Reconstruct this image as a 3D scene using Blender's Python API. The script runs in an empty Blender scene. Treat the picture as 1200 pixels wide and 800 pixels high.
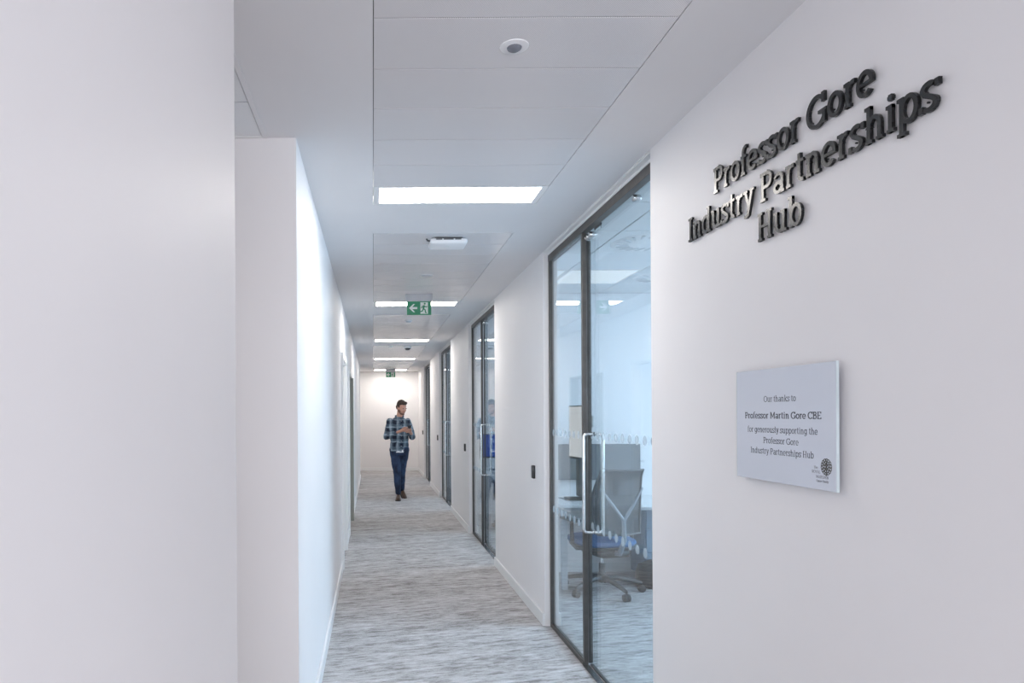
import bpy, bmesh, math, random
from mathutils import Vector, Matrix, Euler
random.seed(4)
PI = math.pi
C = bpy.context.scene.collection
S = bpy.context.scene

# ------------------------------------------------------------------ camera
CH = 1.534                      # eye height
cam_d = bpy.data.cameras.new('camera'); cam = bpy.data.objects.new('camera', cam_d); C.objects.link(cam)
cam_d.sensor_width = 36; cam_d.lens = 36 * 808 / 1200
cam_d.shift_x = (600 - 437.3) / 1200; cam_d.shift_y = (485.7 - 400) / 1200
cam_d.clip_start = .02
cam.location = (0, 0, CH)
cam.rotation_euler = (Matrix.Rotation(math.radians(.33), 3, 'Y') @ Matrix.Rotation(PI / 2, 3, 'X')).to_euler()
S.camera = cam
S.view_settings.view_transform = 'Standard'; S.view_settings.look = 'None'
S.view_settings.gamma = 1; S.view_settings.exposure = 0.0
S.view_settings.use_curve_mapping = False
S.cycles.max_bounces = 12; S.cycles.diffuse_bounces = 6; S.cycles.transparent_max_bounces = 24
S.cycles.use_denoising = True
S.cycles.caustics_reflective = False; S.cycles.caustics_refractive = False
S.cycles.sample_clamp_indirect = 6

# ------------------------------------------------------------------ world: pale overcast sky, seen only through the office windows
w = bpy.data.worlds.new('sky'); S.world = w; w.use_nodes = True
wb = w.node_tree.nodes['Background']; wb.inputs[0].default_value = (.55, .72, 1, 1); wb.inputs[1].default_value = 1.6

# ------------------------------------------------------------------ daylight through the office windows
H = 2.70
XW0, XW1 = 1.232, 1.335         # right corridor wall
OFF = [(2.75, 6.70), (6.86, 10.60), (10.76, 14.50), (14.66, 18.40)]   # four offices along the corridor
XO = 4.6
def area(name, loc, rot, sx, sy, power, col, spread=PI):
    l = bpy.data.lights.new(name, 'AREA'); l.shape = 'RECTANGLE'; l.size = sx; l.size_y = sy; l.energy = power; l.color = col; l.spread = spread
    o = bpy.data.objects.new(name, l); C.objects.link(o); o.location = loc; o.rotation_euler = rot
    return o
DAY = [560, 330, 300, 170]
for (y0, y1), pw in zip(OFF, DAY):      # the sky's light at each window, just outside the glass
    area('window_daylight', (XO + .62, (y0 + .25 + y1 - 1.15) / 2, 1.85), (0, PI / 3, 0), 1.6, y1 - y0 - 1.4, pw * .50, (.60, .77, 1))
area('added_lobby_daylight', (.6, -4.22, 1.25), (PI / 2, 0, 0), 6.4, 1.7, 350, (1, .925, .965))   # added unseen source behind the viewer, to brighten the near walls
LAMP = 33.0                     # strength of the corridor's light panels

# ------------------------------------------------------------------ materials
def pmat(name, col, rough=.6, metal=0, **k):
    m = bpy.data.materials.new(name); m.use_nodes = True
    b = m.node_tree.nodes['Principled BSDF']
    b.inputs['Base Color'].default_value = (*col, 1); b.inputs['Roughness'].default_value = rough; b.inputs['Metallic'].default_value = metal
    for kk, v in k.items(): b.inputs[kk.replace('_', ' ')].default_value = v
    return m
def N(m, t, **k):
    n = m.node_tree.nodes.new(t)
    for kk, v in k.items(): setattr(n, kk, v)
    return n
def L(m, a, b): m.node_tree.links.new(a, b)
def noise_mix(m, c1, c2, scale=(1, 1, 1), nscale=4, detail=3, lo=.35, hi=.65, bump=0, coord='Object', bdist=.002):
    b = m.node_tree.nodes['Principled BSDF']
    tc = N(m, 'ShaderNodeTexCoord'); mp = N(m, 'ShaderNodeMapping'); mp.inputs['Scale'].default_value = scale
    nz = N(m, 'ShaderNodeTexNoise'); nz.inputs['Scale'].default_value = nscale; nz.inputs['Detail'].default_value = detail
    cr = N(m, 'ShaderNodeValToRGB'); cr.color_ramp.elements[0].position = lo; cr.color_ramp.elements[1].position = hi
    cr.color_ramp.elements[0].color = (*c1, 1); cr.color_ramp.elements[1].color = (*c2, 1)
    L(m, tc.outputs[coord], mp.inputs[0]); L(m, mp.outputs[0], nz.inputs['Vector']); L(m, nz.outputs['Fac'], cr.inputs[0])
    L(m, cr.outputs[0], b.inputs['Base Color'])
    if bump:
        bp = N(m, 'ShaderNodeBump'); bp.inputs['Strength'].default_value = bump; bp.inputs['Distance'].default_value = bdist
        L(m, nz.outputs['Fac'], bp.inputs['Height']); L(m, bp.outputs[0], b.inputs['Normal'])
    return m
WALL = pmat('wall_paint', (.80, .79, .785), .55)
noise_mix(WALL, (.80, .781, .782), (.815, .796, .797), nscale=1.5, bump=0)
def add_paint_grain(m):
    b = m.node_tree.nodes['Principled BSDF']; tc = N(m, 'ShaderNodeTexCoord'); nz = N(m, 'ShaderNodeTexNoise')
    nz.inputs['Scale'].default_value = 260; bp = N(m, 'ShaderNodeBump'); bp.inputs['Strength'].default_value = .05; bp.inputs['Distance'].default_value = .001
    L(m, tc.outputs['Object'], nz.inputs['Vector']); L(m, nz.outputs['Fac'], bp.inputs['Height']); L(m, bp.outputs[0], b.inputs['Normal'])
add_paint_grain(WALL)
PLASTER = pmat('ceiling_plaster', (.74, .74, .75), .6); noise_mix(PLASTER, (.725, .714, .721), (.74, .729, .736), nscale=2)
TRIM = pmat('white_satin_trim', (.80, .80, .80), .3); noise_mix(TRIM, (.79, .79, .79), (.81, .81, .81), nscale=3)
VOID = pmat('ceiling_void', (.10, .10, .10), .9); noise_mix(VOID, (.09, .09, .09), (.11, .11, .11))
TILE = pmat('mineral_tile', (.76, .77, .78), .85); noise_mix(TILE, (.74, .75, .76), (.78, .79, .80), nscale=300, bump=.1)
FRAME = pmat('bronze_anodised', (.075, .070, .066), .42, .25); noise_mix(FRAME, (.068, .063, .059), (.085, .079, .074), nscale=20)
STEEL = pmat('brushed_steel', (.62, .63, .63), .22, 1); noise_mix(STEEL, (.58, .59, .59), (.68, .69, .69), (1, 1, 12), 40)
BLACK = pmat('black_plastic', (.022, .022, .024), .45); noise_mix(BLACK, (.02, .02, .022), (.028, .028, .03), nscale=30)
GREYP = pmat('dark_grey_plastic', (.06, .062, .066), .5); noise_mix(GREYP, (.055, .057, .06), (.07, .072, .076), nscale=30)
WPLAS = pmat('white_plastic', (.82, .82, .83), .35); noise_mix(WPLAS, (.81, .81, .82), (.84, .84, .85), nscale=8)
SILVG = pmat('silver_grey_plastic', (.55, .57, .60), .35); noise_mix(SILVG, (.53, .55, .58), (.58, .60, .63), nscale=8)
SCREEN_FAB = pmat('grey_screen_fabric', (.17, .18, .19), .9); noise_mix(SCREEN_FAB, (.15, .16, .17), (.20, .21, .22), nscale=400, bump=.3)
DOORGREY = pmat('grey_green_door_paint', (.37, .39, .355), .45); noise_mix(DOORGREY, (.36, .38, .345), (.39, .41, .375), nscale=3)
DOORW = pmat('pale_door_laminate', (.66, .67, .67), .4); noise_mix(DOORW, (.65, .66, .66), (.69, .70, .70), (20, 1, 1), 3)
BLUEFAB = pmat('blue_seat_fabric', (.05, .12, .26), .9); noise_mix(BLUEFAB, (.045, .11, .24), (.06, .14, .30), nscale=300, bump=.3)
DESK = pmat('white_desk_laminate', (.82, .83, .84), .3); noise_mix(DESK, (.81, .82, .83), (.84, .85, .86), nscale=5)
INK = pmat('dark_grey_print', (.075, .08, .10), .6); noise_mix(INK, (.07, .075, .095), (.085, .09, .11), nscale=50)
LETTER = pmat('dark_graphite_acrylic', (.012, .012, .013), .26, 0, Specular_IOR_Level=.38); noise_mix(LETTER, (.010, .010, .011), (.015, .015, .016), nscale=12)
PLAQ = pmat('frosted_acrylic', (.62, .65, .72), .22); noise_mix(PLAQ, (.615, .645, .715), (.63, .66, .73), nscale=3)
PLAQE = pmat('acrylic_edge', (.58, .66, .68), .1); noise_mix(PLAQE, (.56, .64, .66), (.61, .69, .71), nscale=9)
GREEN = pmat('exit_green', (.012, .24, .11), .35); noise_mix(GREEN, (.011, .23, .105), (.014, .255, .115), nscale=6)
SIGNW = pmat('exit_white', (.78, .84, .80), .35); noise_mix(SIGNW, (.77, .83, .79), (.80, .86, .82), nscale=6)
FROST = bpy.data.materials.new('frosted_dot')
def mix_transparent(m, col, rough, fac):
    m.use_nodes = True; nt = m.node_tree; b = nt.nodes['Principled BSDF']; b.inputs['Base Color'].default_value = (*col, 1); b.inputs['Roughness'].default_value = rough
    t = N(m, 'ShaderNodeBsdfTransparent'); mx = N(m, 'ShaderNodeMixShader'); tc = N(m, 'ShaderNodeTexCoord'); nz = N(m, 'ShaderNodeTexNoise'); nz.inputs['Scale'].default_value = 90
    mr = N(m, 'ShaderNodeMapRange'); mr.inputs[3].default_value = fac - .06; mr.inputs[4].default_value = fac + .06
    L(m, tc.outputs['Object'], nz.inputs['Vector']); L(m, nz.outputs['Fac'], mr.inputs[0]); L(m, mr.outputs[0], mx.inputs[0])
    L(m, t.outputs[0], mx.inputs[1]); L(m, b.outputs[0], mx.inputs[2]); L(m, mx.outputs[0], nt.nodes['Material Output'].inputs[0])
    return m
mix_transparent(FROST, (.50, .58, .63), .6, .42)
MESHB = bpy.data.materials.new('mesh_backrest'); mix_transparent(MESHB, (.045, .05, .06), .8, .66)

GLASS = bpy.data.materials.new('clear_glass'); GLASS.use_nodes = True
def make_glass(m):
    nt = m.node_tree; nt.nodes.remove(nt.nodes['Principled BSDF'])
    t = N(m, 'ShaderNodeBsdfTransparent'); t.inputs[0].default_value = (.93, .965, .965, 1)
    g = N(m, 'ShaderNodeBsdfGlossy'); g.inputs['Roughness'].default_value = .004; g.inputs[0].default_value = (.95, .95, .95, 1)
    ge = N(m, 'ShaderNodeNewGeometry'); ma = N(m, 'ShaderNodeMath', operation='MULTIPLY_ADD')
    ma.inputs[1].default_value = 1 / 1.5 - 1.5; ma.inputs[2].default_value = 1.5
    L(m, ge.outputs['Backfacing'], ma.inputs[0]); fr = N(m, 'ShaderNodeFresnel'); L(m, ma.outputs[0], fr.inputs[0])
    mx = N(m, 'ShaderNodeMixShader'); L(m, fr.outputs[0], mx.inputs[0]); L(m, t.outputs[0], mx.inputs[1]); L(m, g.outputs[0], mx.inputs[2])
    L(m, mx.outputs[0], nt.nodes['Material Output'].inputs[0])
make_glass(GLASS)

def emis(name, col, st):
    m = bpy.data.materials.new(name); m.use_nodes = True; nt = m.node_tree; nt.nodes.remove(nt.nodes['Principled BSDF'])
    e = N(m, 'ShaderNodeEmission'); e.inputs[0].default_value = (*col, 1); e.inputs[1].default_value = st
    L(m, e.outputs[0], nt.nodes['Material Output'].inputs[0]); return m
LIGHT = emis('led_diffuser', (1, .945, .89), LAMP)
LIGHT_DIM = emis('office_led_diffuser', (.74, .86, 1), 1.25)
BLUESCR = emis('blue_screen', (.012, .085, .55), .75)
PAPERSCR = emis('document_screen', (.82, .82, .87), .92)

# perforated metal ceiling panel
PERF = pmat('perforated_metal', (.74, .74, .75), .25)
def make_perf(m):
    b = m.node_tree.nodes['Principled BSDF']; ge = N(m, 'ShaderNodeNewGeometry'); sp = N(m, 'ShaderNodeSeparateXYZ'); L(m, ge.outputs['Position'], sp.inputs[0])
    outs = []
    for ax in (0, 1):
        a = N(m, 'ShaderNodeMath', operation='MULTIPLY'); a.inputs[1].default_value = 2 * PI / .0065; L(m, sp.outputs[ax], a.inputs[0])
        s = N(m, 'ShaderNodeMath', operation='SINE'); L(m, a.outputs[0], s.inputs[0]); outs.append(s)
    p = N(m, 'ShaderNodeMath', operation='MULTIPLY'); L(m, outs[0].outputs[0], p.inputs[0]); L(m, outs[1].outputs[0], p.inputs[1])
    g = N(m, 'ShaderNodeMath', operation='GREATER_THAN'); g.inputs[1].default_value = .45; L(m, p.outputs[0], g.inputs[0])
    mx = N(m, 'ShaderNodeMix', data_type='RGBA'); mx.inputs[6].default_value = (.75, .738, .748, 1); mx.inputs[7].default_value = (.52, .52, .54, 1)
    L(m, g.outputs[0], mx.inputs[0]); L(m, mx.outputs[2], b.inputs['Base Color'])
make_perf(PERF)

# carpet: short streaks of light and dark grey yarn running across the corridor
CARPET = pmat('streaked_carpet', (.25, .24, .24), .95)
def make_carpet(m):
    b = m.node_tree.nodes['Principled BSDF']; tc = N(m, 'ShaderNodeTexCoord')
    def nz(sc, ns, det, rough=.6):
        m0 = N(m, 'ShaderNodeMapping'); m0.inputs['Rotation'].default_value = (0, 0, math.radians(-14)); mp = N(m, 'ShaderNodeMapping'); mp.inputs['Scale'].default_value = sc
        n = N(m, 'ShaderNodeTexNoise'); n.inputs['Scale'].default_value = ns; n.inputs['Detail'].default_value = det; n.inputs['Roughness'].default_value = rough
        L(m, tc.outputs['Object'], m0.inputs[0]); L(m, m0.outputs[0], mp.inputs[0]); L(m, mp.outputs[0], n.inputs['Vector']); return n
    a = nz((3.4, 17, 1), 1.7, 5, .7); c = nz((14, 60, 1), 1.6, 4, .75); d = nz((.6, 4.0, 1), 1.3, 3); f = nz((1, 1.5, 1), 120, 3, .8)
    def mad(x, k, y):
        q = N(m, 'ShaderNodeMath', operation='MULTIPLY_ADD'); q.inputs[1].default_value = k; L(m, x, q.inputs[0])
        if y is None: q.inputs[2].default_value = 0
        else: L(m, y, q.inputs[2])
        return q.outputs[0]
    v = mad(a.outputs['Fac'], .42, None); v = mad(c.outputs['Fac'], .22, v); v = mad(d.outputs['Fac'], .16, v); v = mad(f.outputs['Fac'], .20, v)
    cr = N(m, 'ShaderNodeValToRGB'); e = cr.color_ramp.elements
    e[0].position = .42; e[0].color = (.165, .152, .145, 1); e[1].position = .61; e[1].color = (.64, .635, .65, 1)
    x = cr.color_ramp.elements.new(.5); x.color = (.42, .405, .402, 1)
    L(m, v, cr.inputs[0]); L(m, cr.outputs[0], b.inputs['Base Color'])
    bp = N(m, 'ShaderNodeBump'); bp.inputs['Strength'].default_value = .5; bp.inputs['Distance'].default_value = .003
    L(m, v, bp.inputs['Height']); L(m, bp.outputs[0], b.inputs['Normal'])
make_carpet(CARPET)

# ------------------------------------------------------------------ mesh helpers
def box(bm, x0, x1, y0, y1, z0, z1, bev=0, seg=2, M=None):
    r = bmesh.ops.create_cube(bm, size=1)
    vs = r['verts']
    for v in vs: v.co = Vector((x0 + (v.co.x + .5) * (x1 - x0), y0 + (v.co.y + .5) * (y1 - y0), z0 + (v.co.z + .5) * (z1 - z0)))
    if bev:
        es = list({e for v in vs for e in v.link_edges})
        r2 = bmesh.ops.bevel(bm, geom=es, offset=bev, segments=seg, profile=.5, affect='EDGES')
        vs = list({v for f in r2['faces'] for v in f.verts} | {v for v in vs if v.is_valid})
    if M is not None: bmesh.ops.transform(bm, matrix=M, verts=[v for v in vs if v.is_valid])
def B(*boxes, bev=0, seg=2):
    bm = bmesh.new()
    for b in boxes: box(bm, *b, bev=bev, seg=seg)
    return bm
def frame_of(d):
    d = d.normalized(); u = Vector((0, 0, 1)) if abs(d.z) < .9 else Vector((1, 0, 0))
    a = d.cross(u).normalized(); return a, d.cross(a).normalized()
def tube(bm, pts, r, n=10, caps=True):
    pts = [Vector(p) for p in pts]; rs = r if isinstance(r, (list, tuple)) else [r] * len(pts)
    rings = []; a = None
    for i, p in enumerate(pts):
        d = (pts[min(i + 1, len(pts) - 1)] - pts[max(i - 1, 0)]).normalized()
        if a is None: a, b = frame_of(d)
        else:
            a = (a - d * a.dot(d)).normalized(); b = d.cross(a)
        rings.append([bm.verts.new(p + (a * math.cos(2 * PI * k / n) + b * math.sin(2 * PI * k / n)) * rs[i]) for k in range(n)])
    for i in range(len(rings) - 1):
        for k in range(n): bm.faces.new((rings[i][k], rings[i][(k + 1) % n], rings[i + 1][(k + 1) % n], rings[i + 1][k]))
    if caps: bm.faces.new(rings[0][::-1]); bm.faces.new(rings[-1])
def lathe(bm, prof, n=24, M=None):
    rings = []
    for r, z in prof:
        if r < 1e-6: rings.append([bm.verts.new((0, 0, z))])
        else: rings.append([bm.verts.new((r * math.cos(2 * PI * k / n), r * math.sin(2 * PI * k / n), z)) for k in range(n)])
    for a, b in zip(rings, rings[1:]):
        for k in range(n):
            k2 = (k + 1) % n
            if len(a) == 1 and len(b) == 1: continue
            if len(a) == 1: bm.faces.new((a[0], b[k2], b[k]))
            elif len(b) == 1: bm.faces.new((a[k], a[k2], b[0]))
            else: bm.faces.new((a[k], a[k2], b[k2], b[k]))
    for ring in (rings[0], rings[-1]):
        if len(ring) > 1:
            try: bm.faces.new(ring)
            except ValueError: pass
    if M is not None: bmesh.ops.transform(bm, matrix=M, verts=[v for r in rings for v in r])
def capsule(bm, p0, r0, p1, r1, n=14):
    p0 = Vector(p0); p1 = Vector(p1); d = (p1 - p0); l = d.length; d.normalize()
    pts = []; rs = []
    for k in range(5):
        t = PI / 2 * (1 - k / 4); pts.append(p0 - d * r0 * math.sin(t)); rs.append(max(r0 * math.cos(t), .0004))
    for k in range(5):
        t = PI / 2 * k / 4; pts.append(p1 + d * r1 * math.sin(t)); rs.append(max(r1 * math.cos(t), .0004))
    tube(bm, pts, rs, n)
def ellip(bm, c, r, rot=(0, 0, 0), n=20):
    res = bmesh.ops.create_uvsphere(bm, u_segments=n, v_segments=n // 2 + 2, radius=1)
    M = Matrix.Translation(c) @ Euler(rot).to_matrix().to_4x4() @ Matrix.Diagonal((*r, 1))
    bmesh.ops.transform(bm, matrix=M, verts=res['verts'])
def loft(bm, rings, n=24, p=2.3):
    """rings: (cx, cy, cz, rx, ry, yaw)"""
    R = []
    for cx, cy, cz, rx, ry, yaw in rings:
        ring = []
        for k in range(n):
            t = 2 * PI * k / n; c, s = math.cos(t), math.sin(t)
            x = rx * math.copysign(abs(c) ** (2 / p), c); y = ry * math.copysign(abs(s) ** (2 / p), s)
            ring.append(bm.verts.new((cx + x * math.cos(yaw) - y * math.sin(yaw), cy + x * math.sin(yaw) + y * math.cos(yaw), cz)))
        R.append(ring)
    for a, b in zip(R, R[1:]):
        for k in range(n): bm.faces.new((a[k], a[(k + 1) % n], b[(k + 1) % n], b[k]))
    bm.faces.new(R[0][::-1]); bm.faces.new(R[-1])
def prism(bm, poly, M, th):
    """poly 2D -> prism of thickness th along local z, placed by M"""
    a = [bm.verts.new(M @ Vector((x, y, 0))) for x, y in poly]; b = [bm.verts.new(M @ Vector((x, y, th))) for x, y in poly]
    n = len(poly); bm.faces.new(a[::-1]); bm.faces.new(b)
    for k in range(n): bm.faces.new((a[k], a[(k + 1) % n], b[(k + 1) % n], b[k]))
def obj(name, bm, mat, parent=None, smooth=False, loc=None, rot=None):
    bmesh.ops.recalc_face_normals(bm, faces=bm.faces)
    me = bpy.data.meshes.new(name); bm.to_mesh(me); bm.free()
    for m in (mat if isinstance(mat, (list, tuple)) else [mat]): me.materials.append(m)
    if smooth:
        for f in me.polygons: f.use_smooth = True
        try: me.set_sharp_from_angle(angle=math.radians(40))
        except Exception: pass
    o = bpy.data.objects.new(name, me); C.objects.link(o)
    if parent: o.parent = parent
    if loc: o.location = loc
    if rot: o.rotation_euler = rot
    return o
def tag(o, label, cat, group=None):
    o['label'] = label; o['category'] = cat
    if group: o['group'] = group
    return o
def thing(name, label, cat, loc=(0, 0, 0), rz=0, group=None):
    o = bpy.data.objects.new(name, None); C.objects.link(o); o.location = loc; o.rotation_euler = (0, 0, rz); o.empty_display_size = .1
    return tag(o, label, cat, group)
def struct(name, bm, m, parent=None, smooth=False):
    o = obj(name, bm, m, parent, smooth)
    if not parent: o['kind'] = 'structure'
    return o
def sroot(name, loc=(0, 0, 0)):
    o = bpy.data.objects.new(name, None); C.objects.link(o); o.location = loc; o['kind'] = 'structure'; return o
def copy_tree(o, parent=None):
    c = o.copy(); C.objects.link(c)
    if parent: c.parent = parent
    for ch in list(o.children): copy_tree(ch, c)
    return c

# ------------------------------------------------------------------ setting: floor, walls
XL = -.318; Y0 = -3.4; YE = 18.8; YJ = 16.7; PY0, PY1 = 1.60, 2.90
struct('floor', B((-3.4, XO + .2, -4.2, YE + .2, -.1, 0)), CARPET)
OPEN = [(3.05, 4.98), (6.98, 8.87), (10.93, 12.78), (14.90, 16.62)]       # glazed fronts
LR, LL = .90, .30        # where the corridor walls begin at the lobby
ys = [LR] + [v for o in OPEN for v in o] + [YE]
segs = [(ys[i], ys[i + 1]) for i in range(0, len(ys), 2)]
bm = B(*[(XW0, XW1, a, b, 0, H) for a, b in segs])
struct('wall_right', bm, WALL)
struct('wall_end', B((-3.2, XO + .2, YE, YE + .12, 0, H)), WALL)
Y0 = -4.0
struct('wall_back', B((-3.2, XO + .14, Y0 - .12, Y0, 0, .45), (-3.2, XO + .14, Y0 - .12, Y0, 2.35, H), (-3.2, -2.6, Y0 - .12, Y0, .45, 2.35), (3.8, XO + .14, Y0 - .12, Y0, .45, 2.35)), WALL)
r_ = sroot('window_5', (.6, Y0 - .06, .45))  # added lobby window, out of view, for daylight on the near walls
obj('window_frame', B((-3.2, 3.2, -.03, .03, 0, .05), (-3.2, 3.2, -.03, .03, 1.85, 1.9), (-3.2, -3.15, -.03, .03, .05, 1.85), (3.15, 3.2, -.03, .03, .05, 1.85), (-.025, .025, -.03, .03, .05, 1.85)), TRIM, r_)
obj('pane', B((-3.15, -.025, -.005, .005, .05, 1.85)), GLASS, r_); obj('pane', B((.025, 3.15, -.005, .005, .05, 1.85)), GLASS, r_)
struct('wall_lobby_right', B((XW1, XO, LR, LR + .12, 0, H)), WALL)
struct('wall_lobby_left', B((-3.2, XL - .12, LL, LL + .12, 0, H)), WALL)
struct('wall_lobby_side', B((-3.32, -3.2, Y0, LL + .12, 0, H)), WALL)
struct('wall_lobby_outer', B((XO, XO + .14, Y0, 2.6, 0, H)), WALL)
D1 = (6.90, 7.82, 2.10); D2 = (8.80, 9.98, 2.06)
bm = B((XL - .14, XL, PY1, D1[0], 0, H), (XL - .14, XL, D1[0], D1[1], D1[2], H), (XL - .14, XL, D1[1], D2[0], 0, H),
       (XL - .14, XL, D2[0], D2[1], D2[2], H), (XL - .14, XL, D2[1], YJ, 0, H), (-.54, -.40, YJ, YE, 0, H))
struct('wall_left', bm, WALL)
struct('wall_passage_far', B((-3.2, XL - .0001, PY1 - .0005, PY1 + .12, 0, H)), WALL)
struct('wall_left_near', B((XL - .12, XL, LL, PY0, 0, H)), WALL)
struct('wall_passage_near', B((-3.2, XL - .12, PY0 - .12, PY0, 0, H)), WALL)
struct('wall_passage_end', B((-3.2, -3.08, PY0, PY1, 0, H)), WALL)
# offices: shared partitions, outer wall with one window each
part = [(2.60, 2.75)] + [(OFF[i][1], OFF[i + 1][0]) for i in range(3)] + [(18.40, YE)]
for a, b in part: struct('wall_partition', B((XW1, XO, a, b, 0, H)), WALL)
boxes = []
prev = 2.60
for y0, y1 in OFF:
    boxes += [(XO, XO + .14, prev, y0 + .25, 0, H), (XO, XO + .14, y0 + .25, y1 - 1.15, 0, .85), (XO, XO + .14, y0 + .25, y1 - 1.15, 2.4, H)]; prev = y1 - 1.15
boxes.append((XO, XO + .14, prev, YE, 0, H))
struct('wall_outer', B(*boxes), WALL)
for i, (y0, y1) in enumerate(OFF):
    r = sroot('window_%d' % (i + 1), (XO + .07, (y0 + .25 + y1 - 1.15) / 2, .85)); hw = (y1 - y0 - 1.4) / 2; t = .05
    obj('window_frame', B((-.03, .03, -hw, hw, 0, t), (-.03, .03, -hw, hw, 1.55 - t, 1.55), (-.03, .03, -hw, -hw + t, t, 1.55 - t), (-.03, .03, hw - t, hw, t, 1.55 - t), (-.03, .03, -t / 2, t / 2, t, 1.55 - t)), TRIM, r)
    obj('pane', B((-.005, .005, -hw + t, -t / 2, t, 1.55 - t)), GLASS, r); obj('pane', B((-.005, .005, t / 2, hw - t, t, 1.55 - t)), GLASS, r)

# baseboards
BH, BT = .09, .016
for a, b in segs:
    struct('baseboard_right', B((XW0 - BT, XW0, a, b, 0, BH), bev=.003, seg=1), TRIM)
    if b < YE: struct('baseboard_office', B((XW1, XW1 + BT, max(a, 2.75), b, 0, BH), bev=.003, seg=1), TRIM)
for a, b in ((PY1, D1[0] - .06), (D1[1] + .06, D2[0]), (D2[1] + .05, YJ)):
    struct('baseboard_left', B((XL, XL + BT, a, b, 0, BH), bev=.003, seg=1), TRIM)
struct('baseboard_left', B((-.40, -.40 + BT, YJ, YE, 0, BH)), TRIM)
struct('baseboard_left_near', B((XL, XL + BT, LL, PY0, 0, BH)), TRIM)
struct('baseboard_passage', B((-3.08, XL - .001, PY1 - BT, PY1, 0, BH)), TRIM)
struct('baseboard_end', B((-.40, XW0, YE - BT, YE, 0, BH), bev=.003, seg=1), TRIM)
for a, b in part[:4]:
    struct('baseboard_office', B((XW1 + BT, XO, a - BT, a, 0, BH)), TRIM)
    struct('baseboard_office', B((XW1 + BT, XO, b, b + BT, 0, BH)), TRIM)

# ------------------------------------------------------------------ corridor ceiling: plaster borders with strips of metal panels
PX0, PX1 = .006, .911
strips = [(.83 + 3.61 * k, 3.83 + 3.61 * k) for k in range(0, 5)]
CY0 = .3
ceil = B((XL - .02, PX0, CY0, YE, H, H + .05), (PX1, XW0 + .04, CY0, YE, H, H + .05), (-3.2, XO, Y0, CY0, H, H + .05), (XW0, XO, CY0, LR, H, H + .05), (-.54, XL - .02, YJ, YE, H, H + .05))
prev = CY0
for a, b in strips:
    if a > prev: box(ceil, PX0, PX1, prev, a, H, H + .05)
    prev = b
box(ceil, PX0, PX1, prev, YE, H, H + .05)
ceil_o = struct('ceiling', ceil, PLASTER)
struct('ceiling_void', B((-3.4, XO + .2, Y0 - .12, YE + .12, H + .09, H + .12)), VOID)  # dark slab added above; keeps sky light out of the panel gaps
g = .0022
bm = bmesh.new(); box(bm, PX0 + g, PX1 - g, g, .3 - g, 0, .02, bev=.0012, seg=1)
pan = obj('ceiling_panel', bm, PERF, ceil_o); first = True
lamp_parts = None
for si, (a, b) in enumerate(strips):
    for k in range(10):
        y = b - .3 * (k + 1)
        if k == 0:
            t = thing('ceiling_light', '', 'light', ((PX0 + PX1) / 2, y + .15, H), 0, 'light panels recessed in the corridor ceiling')
            t['label'] = {0: 'nearest and largest glowing rectangular panel in the ceiling', 1: 'glowing ceiling panel directly behind the larger green exit sign',
                          2: 'third glowing ceiling panel, between the nearer exit sign and the dark smoke detector', 3: 'thin glowing ceiling panel beyond the smoke detector',
                          4: 'farthest glowing ceiling strip, partly hidden behind the small far exit sign'}[si]
            hw = (PX1 - PX0) / 2
            if lamp_parts is None:
                fr = obj('light_frame', B((-hw + g, hw - g, -.15 + g, -.125, 0, .02), (-hw + g, hw - g, .125, .15 - g, 0, .02), (-hw + g, -hw + .034, -.125, .125, 0, .02), (hw - .034, hw - g, -.125, .125, 0, .02)), TRIM, t)
                df = obj('diffuser', B((-hw + .034, hw - .034, -.125, .125, .003, .015)), LIGHT, t); lamp_parts = (fr, df)
            else:
                for q in lamp_parts:
                    c = q.copy(); C.objects.link(c); c.parent = t
        else:
            if first: o = pan; first = False
            else: o = pan.copy(); C.objects.link(o)
            o.location = (0, y, H)
# shadow-gap trim above each glazed front and down its far side
for a, b in OPEN:
    struct('trim_1', B((XW0 + .0, XW0 + .006, a, b, H - .006, H), (XW0 + .034, XW0 + .040, a, b, H - .024, H - .0), (XW0 + .006, XW0 + .034, a, b, H - .010, H - .002)), TRIM)

# side passage ceiling
pc = struct('ceiling_passage', B((-.438, XL - .02, PY0, PY1, H, H + .05), (-.457, -.438, PY0, PY1, H - .003, H + .03)), PLASTER)
bm = bmesh.new(); box(bm, -.6 + .003, -.003, .003, .597, 0, .02, bev=.0015, seg=1)
tl = obj('ceiling_tile', bm, TILE, pc); f2 = True
for i in range(5):
    for y in (1.97, 2.57):
        if y + .6 > PY1:      # cut tile against the far wall
            bm = B((-.6 + .003, -.003, .003, PY1 - y - .02, 0, .02)); o = obj('ceiling_tile', bm, TILE, pc)
        elif f2: o = tl; f2 = False
        else: o = tl.copy(); C.objects.link(o)
        o.location = (-.457 - .6 * i, y, H)
    o = obj('ceiling_tile', B((-.597, -.003, 0, .36, 0, .02)), TILE, pc); o.location = (-.457 - .6 * i, PY0 + .005, H)
obj('tile_edge_trim', B((-3.1, -.457, PY1 - .02, PY1, H - .003, H + .02)), TRIM, pc)

t = thing('ceiling_light', 'added out-of-view light tile in the side passage ceiling, brightening its far wall', 'light', (-1.657, 1.97, H - .004))
obj('light_frame', B((-.59, -.01, .01, .59, 0, .003)), TRIM, t); obj('diffuser', B((-.57, -.03, .03, .57, -.006, -.0005)), emis('passage_fill_diffuser', (1, .93, .93), 9.0), t)  # added glow, hidden by the near wall, lifts the passage wall brightness
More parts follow.
